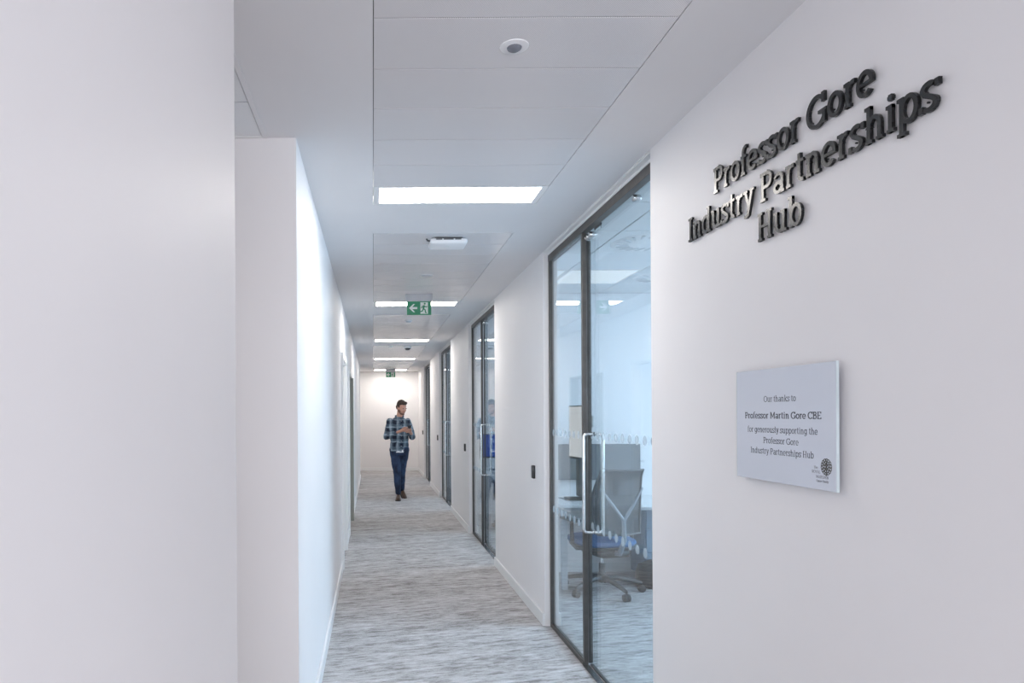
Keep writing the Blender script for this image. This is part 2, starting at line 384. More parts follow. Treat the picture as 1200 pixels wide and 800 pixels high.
# office ceilings: 600 mm tiles
tile_me = None
for i, (y0, y1) in enumerate(OFF):
    oc = struct('ceiling_office_%d' % (i + 1), B((XW1 - .06, 1.40, y0 - .1, y1, H, H + .03)), PLASTER)
    if i == 0: OC1 = oc
    gy = [(3.81 - .6) + 3.9 * 0 + .6 * k for k in range(-1, 6)] if i == 0 else [y0 + .3 + .6 * k for k in range(-1, 6)]
    for jx in range(6):
        xa = max(1.0 + .6 * jx, 1.40); xb = min(1.0 + .6 * jx + .6, XO)
        for y in gy:
            ya, yb = max(y, y0), min(y + .6, y1)
            if yb - ya < .05 or xb - xa < .03: continue
            if i == 0 and jx in (1, 0) and abs(y - 5.61) < .01: continue     # the light tiles
            if i == 0 and ((jx == 1 and abs(y - 4.41) < .01) or (jx == 2 and abs(y - 5.61) < .01)): continue
            full = abs(xb - xa - .6) < 1e-4 and abs(yb - ya - .6) < 1e-4
            if full and tile_me is not None:
                o = bpy.data.objects.new('ceiling_tile', tile_me); C.objects.link(o); o.parent = oc
            else:
                o = obj('ceiling_tile', B((.0045, xb - xa - .0045, .0045, yb - ya - .0045, 0, .02), bev=.002, seg=1), TILE, oc)
                if full: tile_me = o.data
            o.location = (xa, ya, H)
for n, (x, l) in enumerate(((1.0, 'pale square light tile in the first office ceiling, nearer the glass'), (1.6, 'pale square light tile in the first office ceiling beside the swirl diffusers'))):
    xa = max(x, 1.40)
    t = thing('ceiling_light', l, 'light', (xa, 5.61, H))
    obj('light_frame', B((.002, x + .6 - xa - .002, .002, .02, 0, .02), (.002, x + .6 - xa - .002, .58, .598, 0, .02), (.002, .02, .02, .58, 0, .02), (x + .6 - xa - .02, x + .6 - xa - .002, .02, .58, 0, .02)), TRIM, t)
    obj('diffuser', B((.02, x + .6 - xa - .02, .02, .58, .002, .012)), LIGHT_DIM, t)
def diffuser(x, y, label):
    t = thing('ceiling_diffuser', label, 'air vent', (x, y, H), 0, 'round swirl air diffusers in the first office ceiling')
    bm = bmesh.new(); box(bm, -.297, .297, -.297, .297, 0, .015); obj('face_plate', bm, TILE, t)
    bm = bmesh.new(); lathe(bm, [(.0, -.004), (.25, -.004), (.262, .001), (.262, .004), (0, .004)], 40); obj('round_plate', bm, WPLAS, t, True)
    for k in range(20):
        a = 2 * PI * k / 20; bm = bmesh.new()
        M = Matrix.Rotation(a, 4, 'Z') @ Matrix.Translation((.185, 0, -.0045)) @ Matrix.Rotation(.45, 4, 'Z')
        prism(bm, [(-.045, -.006), (.045, -.010), (.045, .010), (-.045, .006)], M, -.003); obj('swirl_slot', bm, SILVG, t)
diffuser(1.9, 4.71, 'round swirl air diffuser in the first office ceiling, nearer the sliding door')
diffuser(2.5, 5.91, 'round swirl air diffuser in the first office ceiling, farther back')

# ------------------------------------------------------------------ glazed fronts (fixed pane, post, sliding glass door)
XF = 1.286
def arc(cx, cy, rx, ry, a0, a1, n=10): return [(cx + rx * math.cos(math.radians(a0 + (a1 - a0) * k / n)), cy + ry * math.sin(math.radians(a0 + (a1 - a0) * k / n))) for k in range(n + 1)]
def dots(y0, y1, x):
    bm = bmesh.new(); y = y1 - .05
    while y > y0 + .03:
        for z in (1.40, .855):
            M = Matrix.Translation((x, y, z)) @ Matrix.Rotation(PI / 2, 4, 'Y')
            lathe(bm, [(.0, 0), (.025, 0), (.025, .0006), (0, .0006)], 18, M)
        y -= .1
    return bm
for i, (a, b) in enumerate(OPEN):
    r = sroot('door_%d' % (i + 1), (XF, a, 0)); ln = b - a; my = 1.15        # post position from near edge
    zt = H - .024
    obj('frame_header', B((-.018, .026, 0, ln, zt - .048, zt), bev=.002, seg=1), FRAME, r)
    obj('frame_post', B((-.016, .016, ln - .028, ln, .02, zt - .048), bev=.002, seg=1), FRAME, r)
    obj('frame_post', B((-.012, .013, my - .014, my + .014, .02, zt - .048), bev=.0015, seg=1), FRAME, r)
    tr = obj('sill_track', B((-.016, .018, my, ln - .001, 0, .026), bev=.002, seg=1), FRAME, r)
    obj('glazing_bead', B((-.004, .001, my + .014, ln - .028, .026, .034)), STEEL, tr)
    obj('threshold_strip', B((-.022, .018, 0, my - .014, 0, .006)), STEEL, r)
    obj('floor_guide', B((.028, .046, 0, my + .0, 0, .010)), FRAME, r)
    p = obj('fixed_pane', B((-.005, .005, my + .014, ln - .028, .026, zt - .05)), GLASS, r)
    q = obj('dot_row', dots(my + .03, ln - .03, -.0058), FROST, p); q['kind'] = 'stuff'
    dx = .034
    p = obj('sliding_pane', B((dx - .005, dx + .005, .02, my + .012, .012, zt - .02)), GLASS, r)
    q = obj('dot_row', dots(.03, my - .01, dx - .0058), FROST, p); q['kind'] = 'stuff'
    obj('edge_seal', B((dx - .013, dx + .012, my + .006, my + .016, .012, zt - .05)), FRAME, r)
    # head rail clamps and rollers
    for yy in (my - .10, my - .045, my + .0, .36):
        bm = bmesh.new(); lathe(bm, [(0, -.02), (.013, -.02), (.017, -.014), (.017, .014), (.013, .02), (0, .02)], 20, Matrix.Translation((dx - .012, yy, zt - .078)) @ Matrix.Rotation(PI / 2, 4, 'Y'))
        obj('roller_clamp', bm, STEEL, r, True)
    obj('rail_bracket', B((dx - .012, dx - .008, my - .26, my - .14, zt - .066, zt - .050), (dx - .012, dx - .008, my - .26, my - .252, zt - .082, zt - .050)), STEEL, r)
    # back-to-back pull handle
    hy = my - .06; bm = bmesh.new()
    for s in (-1, 1):
        x0 = dx + s * .005; x1 = dx + s * .058; rr = .022
        pts = [(x0, hy, 1.41)] + [(x1 - s * rr + s * rr * math.sin(t), hy, 1.41 - rr + rr * math.cos(t)) for t in [PI / 2 * k / 6 for k in range(7)]]
        pts += [(x1 - s * rr + s * rr * math.cos(t), hy, .82 + rr - rr * math.sin(t)) for t in [PI / 2 * k / 6 for k in range(7)]] + [(x0, hy, .82)]
        tube(bm, pts, .0095, 12)
        for z in (1.41, .82): lathe(bm, [(0, 0), (.014, 0), (.014, .004), (0, .004)], 16, Matrix.Translation((dx + s * .005, hy, z)) @ Matrix.Rotation(s * PI / 2, 4, 'Y'))
    obj('pull_handle', bm, STEEL, r, True)
    obj('lock_case', B((dx + .006, dx + .014, my - .030, my - .008, 1.45, 1.52), bev=.002, seg=1), SILVG, r)
    # return: small floor-to-ceiling reveal bead at the far side
for i, (yy, l) in enumerate(((5.27, 'black card reader on the white pier just past the nearest glazed door'), (9.20, 'black card reader on the pier past the second glazed door'),
                             (13.1, 'tiny black card reader on the pier past the third glazed door'), (17.0, 'farthest black card reader, on the wall beyond the last glazed door'))):
    t = thing('card_reader', l, 'card reader', (XW0, yy, 1.09), 0, 'card readers beside the glazed doors')
    bm = bmesh.new(); box(bm, -.022, 0, -.024, .024, -.05, .05, bev=.006, seg=2); obj('reader_body', bm, BLACK, t, True)
    obj('indicator_bar', B((-.0235, -.0215, -.012, .012, .022, .027)), GREYP, t)

# left doors
r = sroot('door_5', (XL, D1[0], 0)); w1 = D1[1] - D1[0]; hz = D1[2]
obj('architrave', B((0, .024, -.055, 0, 0, hz + .055), (0, .024, w1, w1 + .055, 0, hz + .055), (0, .024, 0, w1, hz, hz + .055), bev=.002, seg=1), TRIM, r)
obj('door_lining', B((-.139, .004, 0, .02, 0, hz), (-.139, .004, w1 - .02, w1, 0, hz), (-.139, .004, .02, w1 - .02, hz - .02, hz)), TRIM, r)
lf = obj('door_leaf', B((-.12, -.076, .022, w1 - .022, .006, hz - .022), bev=.002, seg=1), DOORW, r)
bm = bmesh.new(); tube(bm, [(-.076, w1 - .09, 1.0), (-.03, w1 - .09, 1.0), (-.03, w1 - .21, 1.0)], .009, 10); obj('lever_handle', bm, STEEL, lf, True)
r = sroot('door_6', (XL, D2[0], 0)); w1 = D2[1] - D2[0]; hz = D2[2]
obj('architrave', B((0, .022, -.05, 0, 0, hz + .05), (0, .022, 0, w1, hz, hz + .05), bev=.002, seg=1), TRIM, r)
obj('door_lining', B((-.139, .022, 0, .025, 0, hz), (-.139, .034, w1 - .02, w1 + .03, 0, hz), (-.139, .004, .025, w1 - .02, hz - .02, hz)), DOORGREY, r)
lf = obj('door_leaf', B((-.125, -.08, .027, w1 - .022, .006, hz - .022), bev=.002, seg=1), DOORGREY, r)
bm = bmesh.new(); tube(bm, [(-.08, .12, 1.0), (-.03, .12, 1.0), (-.03, .25, 1.0)], .009, 10); obj('lever_handle', bm, STEEL, lf, True)
cl = obj('door_closer', B((-.079, -.03, .55, .85, hz - .10, hz - .04), bev=.004, seg=1), STEEL, lf)
bm = bmesh.new(); tube(bm, [(-.045, .6, hz - .04), (-.005, .9, hz - .035), (-.03, 1.1, hz - .025)], .007, 8); obj('closer_arm', bm, STEEL, cl, True)

# ------------------------------------------------------------------ things on the corridor ceiling
def disc(bm, prof, x=0, y=0, n=32): lathe(bm, prof, n, Matrix.Translation((x, y, 0)))
t = thing('motion_sensor', 'round white motion sensor with grey lens in the nearest ceiling panels', 'sensor', (.455, 2.19, H))
bm = bmesh.new(); disc(bm, [(.030, -.004), (.0445, -.002), (.046, .0), (.046, .0005), (.030, .0005)]); obj('bezel_ring', bm, WPLAS, t, True)
bm = bmesh.new(); disc(bm, [(0, -.016), (.012, -.0145), (.021, -.009), (.025, -.001), (.030, -.0008), (.030, 0), (0, 0)]); obj('lens', bm, pmat('grey_lens', (.16, .17, .20), .25), t, True)
def small_disc(x, y, r, h, label, cat, dark=False):
    t = thing('smoke_detector' if dark else 'ceiling_sensor', label, cat, (x, y, H))
    bm = bmesh.new(); disc(bm, [(0, -.35 * h), (r, -.35 * h), (r * 1.0, 0), (0, 0)], n=28); obj('base_ring', bm, WPLAS, t, True)
    bm = bmesh.new(); disc(bm, [(0, -h), (r * .45, -h * .95), (r * .75, -h * .6), (r * .8, -h * .3), (0, -h * .3)], n=28); obj('dome', bm, SILVG if not dark else GREYP, t, True)
small_disc(.455, 5.78, .055, .010, 'flat round white sensor on the ceiling just before the larger exit sign', 'sensor')
small_disc(.445, 8.55, .045, .035, 'small round sensor hanging just below and past the larger exit sign', 'sensor')
small_disc(.30, 11.75, .045, .030, 'small pale ceiling sensor to the left of the dark smoke detector', 'sensor')
small_disc(.605, 11.95, .065, .055, 'darker domed smoke detector on the ceiling beyond the third light panel', 'detector', True)
small_disc(.50, 17.2, .045, .025, 'tiny round sensor on the ceiling above the far exit sign', 'sensor')
# wireless access point
t = thing('access_point', 'white rounded box wireless access point fixed under the ceiling', 'access point', (.505, 4.62, H))
bm = bmesh.new(); box(bm, -.122, .122, -.095, .095, -.044, -.008, bev=.014, seg=3); obj('casing', bm, WPLAS, t, True)
obj('mounting_plate', B((-.09, .09, -.075, .075, -.010, 0)), GREYP, t)
for x0, x1 in ((-.085, -.045), (-.035, .03), (.04, .08)): obj('vent_slot', B((x0, x1, -.096, -.094, -.020, -.013)), GREYP, t)
bm = bmesh.new(); tube(bm, [(-.12, -.06, -.02), (-.138, -.06, -.018), (-.145, -.055, -.006)], .006, 8); obj('cable_plug', bm, GREYP, t, True)
obj('status_light', B((-.01, .01, -.01, .0, -.0448, -.0435)), SIGNW, t)

# exit signs
def exit_sign(x, y, label):
    t = thing('exit_sign', label, 'sign', (x, y, H), 0, 'green exit signs under the ceiling')
    obj('housing', B((-.130, .130, -.022, .022, -.070, 0), bev=.003, seg=1), SILVG, t)
    p = obj('legend_panel', B((-.118, .118, -.010, .010, -.200, -.070)), GREEN, t)
    M = Matrix.Translation((0, -.0102, -.135)) @ Matrix.Rotation(PI / 2, 4, 'X')
    bm = bmesh.new(); prism(bm, [(-.098, 0), (-.056, .040), (-.040, .040), (-.066, .010), (-.018, .010), (-.018, -.010), (-.066, -.010), (-.040, -.040), (-.056, -.040)], M, .0015); obj('arrow', bm, SIGNW, p)
    bm = bmesh.new(); prism(bm, [(.012, -.056), (.012, .056), (.086, .056), (.086, -.056)], M, .0012); d = obj('doorway_symbol', bm, SIGNW, p)
    M2 = Matrix.Translation((0, -.0116, -.135)) @ Matrix.Rotation(PI / 2, 4, 'X')
    bm = bmesh.new()
    def st(pts, w_): stroke(bm, pts, w_, M2, .0012)
    st([(.049, .026), (.040, -.006)], .018); st([(.047, .022), (.028, .014), (.021, -.002)], .008); st([(.051, .022), (.066, .010), (.080, .016)], .008)
    st([(.040, -.006), (.058, -.018), (.062, -.044), (.074, -.046)], .010); st([(.040, -.008), (.032, -.028), (.012, -.036)], .010)
    lathe(bm, [(0, 0), (.009, 0), (.009, .0013), (0, .0013)], 16, M2 @ Matrix.Translation((.054, .042, 0)))
    obj('running_figure', bm, GREEN, p)
def stroke(bm, pts, w_, M, th):
    """constant-width band along a 2D polyline, mitred, as a closed prism"""
    pts = [Vector(p) for p in pts]; n = len(pts); Lf, Rt = [], []
    for k in range(n):
        if k == 0: d = (pts[1] - pts[0]).normalized(); nn = Vector((-d.y, d.x)); s = 1
        elif k == n - 1: d = (pts[-1] - pts[-2]).normalized(); nn = Vector((-d.y, d.x)); s = 1
        else:
            d0 = (pts[k] - pts[k - 1]).normalized(); d1 = (pts[k + 1] - pts[k]).normalized()
            m_ = Vector((-(d0.y + d1.y), d0.x + d1.x)); m_ = m_.normalized() if m_.length > 1e-6 else Vector((-d0.y, d0.x))
            nn = m_; s = min(1 / max(nn.dot(Vector((-d0.y, d0.x))), .4), 1.6)
        Lf.append(pts[k] + nn * w_ / 2 * s); Rt.append(pts[k] - nn * w_ / 2 * s)
    la = [bm.verts.new(M @ Vector((p.x, p.y, 0))) for p in Lf]; ra = [bm.verts.new(M @ Vector((p.x, p.y, 0))) for p in Rt]
    lb = [bm.verts.new(M @ Vector((p.x, p.y, th))) for p in Lf]; rb = [bm.verts.new(M @ Vector((p.x, p.y, th))) for p in Rt]
    for k in range(n - 1):
        bm.faces.new((la[k], la[k + 1], ra[k + 1], ra[k])); bm.faces.new((lb[k], rb[k], rb[k + 1], lb[k + 1]))
        bm.faces.new((la[k], lb[k], lb[k + 1], la[k + 1])); bm.faces.new((ra[k], ra[k + 1], rb[k + 1], rb[k]))
    bm.faces.new((la[0], ra[0], rb[0], lb[0])); bm.faces.new((la[-1], lb[-1], rb[-1], ra[-1]))
exit_sign(.452, 6.70, 'larger nearer green exit sign with white arrow and running figure')
exit_sign(.458, 17.85, 'small far green exit sign above the walking man')

# ------------------------------------------------------------------ slab-serif lettering, drawn as strokes (cap height 1)
def glyphs(wd=.135, sf=.105):
    t = wd / 2; s = sf / 2; X = .735; G_ = {}
    def base(x, l=.10, r=.115): return [[(x - l, s), (x + r, s)]]
    def xl(x, l=.13, y=X): return [[(x - l, y - s), (x + t, y - s)]]
    def top(x, l=.115, r=.125): return [[(x - l, 1 - s), (x + r, 1 - s)]]
    bowl = lambda cx, rx=.205: [arc(cx, X / 2, rx, X / 2 - t + .01, 0, 360, 22)]
    G_['o'] = (.60, bowl(.30, .225)); G_['c'] = (.53, [arc(.30, X / 2, .225, X / 2 - t + .01, 48, 318, 18)])
    G_['e'] = (.60, [arc(.30, X / 2, .225, X / 2 - t + .01, 0, 318, 20), [(.08, X / 2), (.525 + t * .9, X / 2)]])
    G_['P'] = (.68, [[(.17, 0), (.17, 1)], [(.04, 1 - t * .85), (.40, 1 - t * .85)] + arc(.40, .715, .19, 1 - t * .85 - .715, 90, -90, 12) + [(.17, .43 + t * .85)]] + base(.17, .13, .15))
    G_['r'] = (.47, [[(.17, 0), (.17, X)], [(.17, .45)] + arc(.36, .45, .19, X - t - .45, 180, 80, 8) + [(.43, X - t - .01)]] + base(.17) + xl(.17))
    G_['f'] = (.42, [[(.18, 0), (.18, .80)] + arc(.345, .82, .165, .20, 180, 72, 8), [(.05, X - s), (.36, X - s)]] + base(.18))
    scurve = lambda W, Hh, m_: arc(W / 2, Hh * .75, W / 2 - t - .02, Hh * .26 - t * .75, 42, 180, 8) + [(W * .30, Hh * .60), (W * .70, Hh * .42)] + arc(W / 2, Hh * .26, W / 2 - t - .02, Hh * .26 - t * .75, 30, -138, 9)
    G_['s'] = (.50, [scurve(.50, X, 0), [(.50 - t * .6, X * .74), (.50 - t * .6, X * .98)], [(t * .6, X * .02), (t * .6, X * .26)]])
    G_['S'] = (.62, [scurve(.62, 1, 0)])
    G_['G'] = (.86, [arc(.43, .5, .36, .5 - t + .012, 42, 322, 24), [(.73, .06), (.73, .44)], [(.50, .44), (.84, .44)], [(.70, .70), (.70, 1)]])
    G_['C'] = (.76, [arc(.43, .5, .36, .5 - t + .012, 42, 322, 24), [(.69, .70), (.69, 1)]])
    G_['O'] = (.86, [arc(.43, .5, .36, .5 - t + .012, 0, 360, 28)])
    G_['I'] = (.38, [[(.19, 0), (.19, 1)]] + base(.19, .15, .15) + top(.19, .15, .15))
    arch = lambda x0, x1: [(x0, .42)] + arc((x0 + x1) / 2, .42, (x1 - x0) / 2, X - t - .42, 180, 0, 12) + [(x1, 0)]
    G_['n'] = (.68, [[(.17, 0), (.17, X)], arch(.17, .51)] + base(.17) + base(.51) + xl(.17))
    G_['h'] = (.68, [[(.17, 0), (.17, 1.03)], arch(.17, .51)] + base(.17) + base(.51) + xl(.17, y=1.03))
    G_['m'] = (1.0, [[(.17, 0), (.17, X)], arch(.17, .50), arch(.50, .83)] + base(.17) + base(.50) + base(.83) + xl(.17))
    G_['d'] = (.68, bowl(.29) + [[(.51, 0), (.51, 1.03)], [(.51, s), (.64, s)]] + xl(.51, y=1.03))
    G_['b'] = (.66, bowl(.37) + [[(.16, 0), (.16, 1.03)]] + xl(.16, y=1.03))
    G_['p'] = (.66, bowl(.37) + [[(.16, -.27), (.16, X)]] + xl(.16) + [[(.04, -.27 + s), (.29, -.27 + s)]])
    G_['g'] = (.66, bowl(.29) + [[(.50, X), (.50, -.05)] + arc(.29, -.05, .21, .19, 0, -150, 8), [(.50, X - s), (.62, X - s)]])
    G_['u'] = (.68, [[(.16, X), (.16, .30)] + arc(.33, .30, .17, .30 - t, 180, 360, 12) + [(.50, .30)], [(.50, 0), (.50, X)], [(.50, s), (.64, s)]] + xl(.16) + xl(.50))
    G_['t'] = (.43, [[(.19, .93), (.19, .22)] + arc(.33, .22, .14, .22 - t, 180, 290, 8), [(.05, X - s), (.38, X - s)]])
    G_['y'] = (.62, [[(.12, X), (.33, .05)], [(.51, X), (.27, -.16), (.17, -.215), (.07, -.20)], [(.0, X - s), (.25, X - s)], [(.39, X - s), (.62, X - s)]])
    G_['a'] = (.60, [[(.12, X - .10)] + arc(.28, X - .22, .19, .22 - t, 140, 0, 9) + [(.47, 0)], arc(.275, .215, .175, .215 - t, 0, 360, 16), [(.47, s), (.58, s)]])
    G_['i'] = (.34, [[(.17, 0), (.17, X)], [(.17 - .075, .92), (.17 + .075, .92)], [(.17 - .05, .96), (.17 + .05, .96)], [(.17 - .05, .885), (.17 + .05, .885)]] + base(.17) + xl(.17))
    G_['l'] = (.34, [[(.17, 0), (.17, 1.03)]] + base(.17) + xl(.17, y=1.03))
    G_['k'] = (.66, [[(.17, 0), (.17, 1.03)], [(.52, X - .03), (.22, .34)], [(.28, .42), (.54, .03)], [(.40, X - s), (.62, X - s)], [(.42, s), (.66, s)]] + base(.17) + xl(.17, y=1.03))
    G_['H'] = (.82, [[(.18, 0), (.18, 1)], [(.64, 0), (.64, 1)], [(.18, .5), (.64, .5)]] + base(.18) + base(.64) + top(.18) + top(.64))
    G_['M'] = (1.0, [[(.18, 0), (.18, 1)], [(.82, 0), (.82, 1)], [(.18, .96), (.50, .25), (.82, .96)]] + base(.18) + base(.82) + [[(.05, 1 - s), (.22, 1 - s)], [(.78, 1 - s), (.95, 1 - s)]])
    G_['N'] = (.84, [[(.18, 0), (.18, 1)], [(.66, 0), (.66, 1)], [(.18, .97), (.66, .03)]] + base(.18) + top(.66))
    G_['B'] = (.70, [[(.17, 0), (.17, 1)], [(.04, 1 - t), (.38, 1 - t)] + arc(.38, .76, .17, .24 - t, 90, -90, 9) + [(.17, .52)], [(.17, .52), (.40, .52)] + arc(.40, .26 + t / 2, .19, .26 - t / 2, 90, -90, 9) + [(.04, t * .9)]])
    G_['E'] = (.66, [[(.17, 0), (.17, 1)], [(.04, 1 - s), (.60, 1 - s)], [(.04, s), (.62, s)], [(.17, .5), (.50, .5)], [(.58, .76), (.58, 1)], [(.60, 0), (.60, .24)]])
    G_['T'] = (.70, [[(.35, 0), (.35, 1)], [(.04, 1 - s), (.66, 1 - s)]] + base(.35))
    G_['R'] = (.72, G_['P'][1] + [[(.38, .45), (.60, .03)], [(.52, s), (.70, s)]])
    G_['D'] = (.78, [[(.17, 0), (.17, 1)], [(.04, 1 - t), (.34, 1 - t)] + arc(.34, .5, .32, .5 - t, 90, -90, 14) + [(.04, t)]])
    G_['L'] = (.60, [[(.17, 0), (.17, 1)], [(.04, s), (.56, s)], [(.55, 0), (.55, .24)]] + top(.17))
    G_['Y'] = (.72, [[(.10, 1), (.36, .45), (.62, 1)], [(.36, 0), (.36, .45)]] + base(.36))
    G_['A'] = (.76, [[(.10, 0), (.38, .98), (.66, 0)], [(.20, .32), (.56, .32)]] + base(.10, .08, .10) + base(.66, .10, .08))
    G_[' '] = (.30, [])
    return G_, wd, sf
def is_serif(st_): return len(st_) == 2 and abs(st_[0][1] - st_[1][1]) < 1e-6
def text_width(G_, s, track=0): return sum(G_[c][0] + track for c in s) - track
def put_text(G3, s, length, cap, yc, zb, xf, th, mat, parent, name, joined):
    """text on a wall facing -X; runs towards -Y; centred on yc; baseline zb; back face at xf"""
    G_, wd, sf = G3; tot = text_width(G_, s, .0); sx = length / tot; cur = yc + length / 2
    bmj = bmesh.new() if joined else None
    for c in s:
        adv, sts = G_[c]
        if sts:
            bm = bmj if joined else bmesh.new()
            O = Vector((xf, cur, zb)) if joined else Vector((0, 0, 0))
            M = Matrix.Translation(O) @ Matrix(((0, 0, -1, 0), (-sx, 0, 0, 0), (0, cap, 0, 0), (0, 0, 0, 1)))
            for k, st_ in enumerate(sts): stroke(bm, st_, sf if is_serif(st_) else wd, M, th + k * 1e-5 * (0 if joined else 1))
            if not joined:
                o = obj(name, bm, mat, parent); o.location = Vector((xf, cur, zb)) - parent.location
        cur -= adv * sx
    if joined:
        bmesh.ops.translate(bmj, verts=bmj.verts, vec=-parent.matrix_world.translation if False else -Vector(parent.location)); return obj(name, bmj, mat, parent)
GB = glyphs(.120, .095)
t = thing('wall_lettering', 'raised dark slab-serif letters naming the professor and hub on the right wall', 'sign', (XW0, 2.09, 2.05))
put_text(GB, 'Professor Gore', .790, .089, 2.069, 2.312, XW0 - .005, .0085, LETTER, t, 'letter', False)
put_text(GB, 'Industry Partnerships', 1.178, .089, 2.072, 2.190, XW0 - .005, .0085, LETTER, t, 'letter', False)
put_text(GB, 'Hub', .233, .089, 2.07, 2.071, XW0 - .005, .0085, LETTER, t, 'letter', False)
bm = bmesh.new()
for o in list(t.children):     # short locating pins between each letter and the wall
    y = o.location.y - .010; z = o.location.z + .025
    tube(bm, [(0, y - .004, z), (-.0055, y - .004, z)], .0025, 6)
q = obj('locating_pins', bm, BLACK, t); q['kind'] = 'stuff'

# plaque
t = thing('wall_plaque', 'frosted white acrylic plaque of thanks printed in grey on the right wall', 'plaque', (XW0, 2.0515, 1.323))
py0, py1, pz = -.2455, .2455, .345
obj('acrylic_sheet', B((-.020, -.012, py0, py1, 0, pz), bev=.0012, seg=1), PLAQ, t)
obj('clear_edge', B((-.0199, -.0121, py0 - .0015, py0 - .0001, 0, pz)), PLAQE, t); obj('clear_edge', B((-.0199, -.0121, py1 + .0001, py1 + .0015, 0, pz)), PLAQE, t)
obj('standoff', B((-.012, 0, -.17, -.15, .05, .30)), SILVG, t); obj('standoff', B((-.012, 0, .15, .17, .05, .30)), SILVG, t)
GR = glyphs(.088, .06); GBD = glyphs(.132, .085); GL = glyphs(.09, .07)
xf = XW0 - .0200
class _P: pass
def ptxt(G3, s, ln, cap, yc, zb, mt=INK):
    return put_text(G3, s, ln, cap, yc, zb, xf, .0004, mt, t, 'printed_line', True)
ptxt(GR, 'Our thanks to', .163, .0185, 2.058, 1.566)
ptxt(GBD, 'Professor Martin Gore CBE', .383, .0200, 2.056, 1.515)
ptxt(GR, 'for generously supporting the', .352, .0185, 2.056, 1.472)
ptxt(GR, 'Professor Gore', .178, .0185, 2.054, 1.439)
ptxt(GR, 'Industry Partnerships Hub', .318, .0185, 2.056, 1.406)
LGR = pmat('mid_grey_print', (.20, .20, .23), .6)
ptxt(GL, 'The', .017, .0072, 1.889, 1.3795, LGR); ptxt(GL, 'ROYAL', .036, .0078, 1.888, 1.3675, LGR)
ptxt(GL, 'MARSDEN', .052, .0078, 1.862, 1.3545, LGR); ptxt(GL, 'Cancer Charity', .050, .0062, 1.862, 1.3440, LGR)
bm = bmesh.new(); cy, cz = 1.845, 1.387; OL = pmat('olive_brown_print', (.075, .068, .05), .6)
Mx = Matrix.Translation((xf, cy, cz)) @ Matrix(((0, 0, -1, 0), (-1, 0, 0, 0), (0, 1, 0, 0), (0, 0, 0, 1))) @ Matrix.Translation((0, 0, 0))
for ring, (rr, nn, cr_) in enumerate(((.005, 4, .0036), (.0118, 9, .0036), (.0185, 14, .0038))):
    for k in range(nn):
        a = 2 * PI * k / nn + ring * .3; stroke(bm, arc(rr * math.cos(a), rr * math.sin(a), cr_, cr_, 0, 360, 8), .0019, Mx, .0004)
stroke(bm, arc(0, 0, .0218, .0218, 0, 360, 28), .0012, Mx, .0004); stroke(bm, [(0, -.0245), (0, .020)], .0016, Mx, .0004)
bmesh.ops.translate(bm, verts=bm.verts, vec=-Vector(t.location)); obj('round_leaf_emblem', bm, OL, t)

# ------------------------------------------------------------------ office furniture
def desk(x0, x1, y0, y1, label, group=None):
    t = thing('desk', label, 'desk', ((x0 + x1) / 2, (y0 + y1) / 2, 0), 0, group); hx = (x1 - x0) / 2; hy = (y1 - y0) / 2
    obj('desk_top', B((-hx, hx, -hy, hy, .715, .74), bev=.002, seg=1), DESK, t)
    for sx in (-1, 1):
        for sy in (-1, 1): obj('leg', B((sx * (hx - .04) - .025, sx * (hx - .04) + .025, sy * (hy - .04) - .025, sy * (hy - .04) + .025, 0, .69), bev=.002, seg=1), SILVG, t)
    obj('under_frame', B((-hx + .04, hx - .04, -hy + .02, -hy + .06, .69, .715), (-hx + .04, hx - .04, hy - .06, hy - .02, .69, .715)), SILVG, t)
    return t
desk(1.62, 3.22, 5.98, 6.68, 'white topped desk against the back wall of the first office')
t = thing('desk_screen', 'dark grey fabric privacy screen standing along the back of the white desk', 'screen', (2.02, 6.62, .74))
obj('screen_panel', B((-.38, .54, -.015, .015, .16, .50), bev=.006, seg=2), SCREEN_FAB, t)
for x in (-.3, .3): obj('clamp', B((x - .015, x + .015, -.02, .02, 0, .18), bev=.002, seg=1), GREYP, t)
t = thing('drawer_pedestal', 'blue-grey metal drawer pedestal under the right end of the desk', 'drawers', (2.88, 6.48, 0))
PED = pmat('blue_grey_metal', (.22, .29, .38), .45); noise_mix(PED, (.21, .28, .37), (.24, .31, .40), nscale=4)
obj('body', B((-.40, .2, -.17, .18, .03, .70), bev=.003, seg=1), PED, t)
for k in range(3):
    d = obj('drawer', B((-.39, .19, -.185, -.17, .05 + .215 * k, .255 + .215 * k), bev=.002, seg=1), PED, t)
    obj('handle', B((-.12, -.0, -.195, -.185, .21 + .215 * k, .222 + .215 * k)), SILVG, d)
for x in (-.33, .15): obj('castor', B((x - .02, x + .02, -.2, -.16, 0, .03)), BLACK, t)
t = thing('holdall_bag', 'black soft bag lying on the carpet behind the task chair', 'bag', (2.60, 6.11, 0))
bm = bmesh.new(); loft(bm, [(0, 0, .0, .24, .12, 0), (0, 0, .03, .27, .14, 0), (0, 0, .12, .27, .135, 0), (0, 0, .19, .25, .11, 0), (0.02, 0, .225, .19, .07, 0)], 28, 3.2); obj('bag_body', bm, BLACK, t, True)
bm = bmesh.new(); tube(bm, [(-.12, -.03, .20), (-.09, -.03, .255), (.0, -.03, .27), (.09, -.03, .255), (.12, -.03, .20)], .008, 8); obj('carry_handle', bm, GREYP, t, True)
bm = bmesh.new(); tube(bm, [(-.20, 0, .213), (0, 0, .232), (.20, 0, .215)], .004, 6); obj('zip', bm, GREYP, t, True)
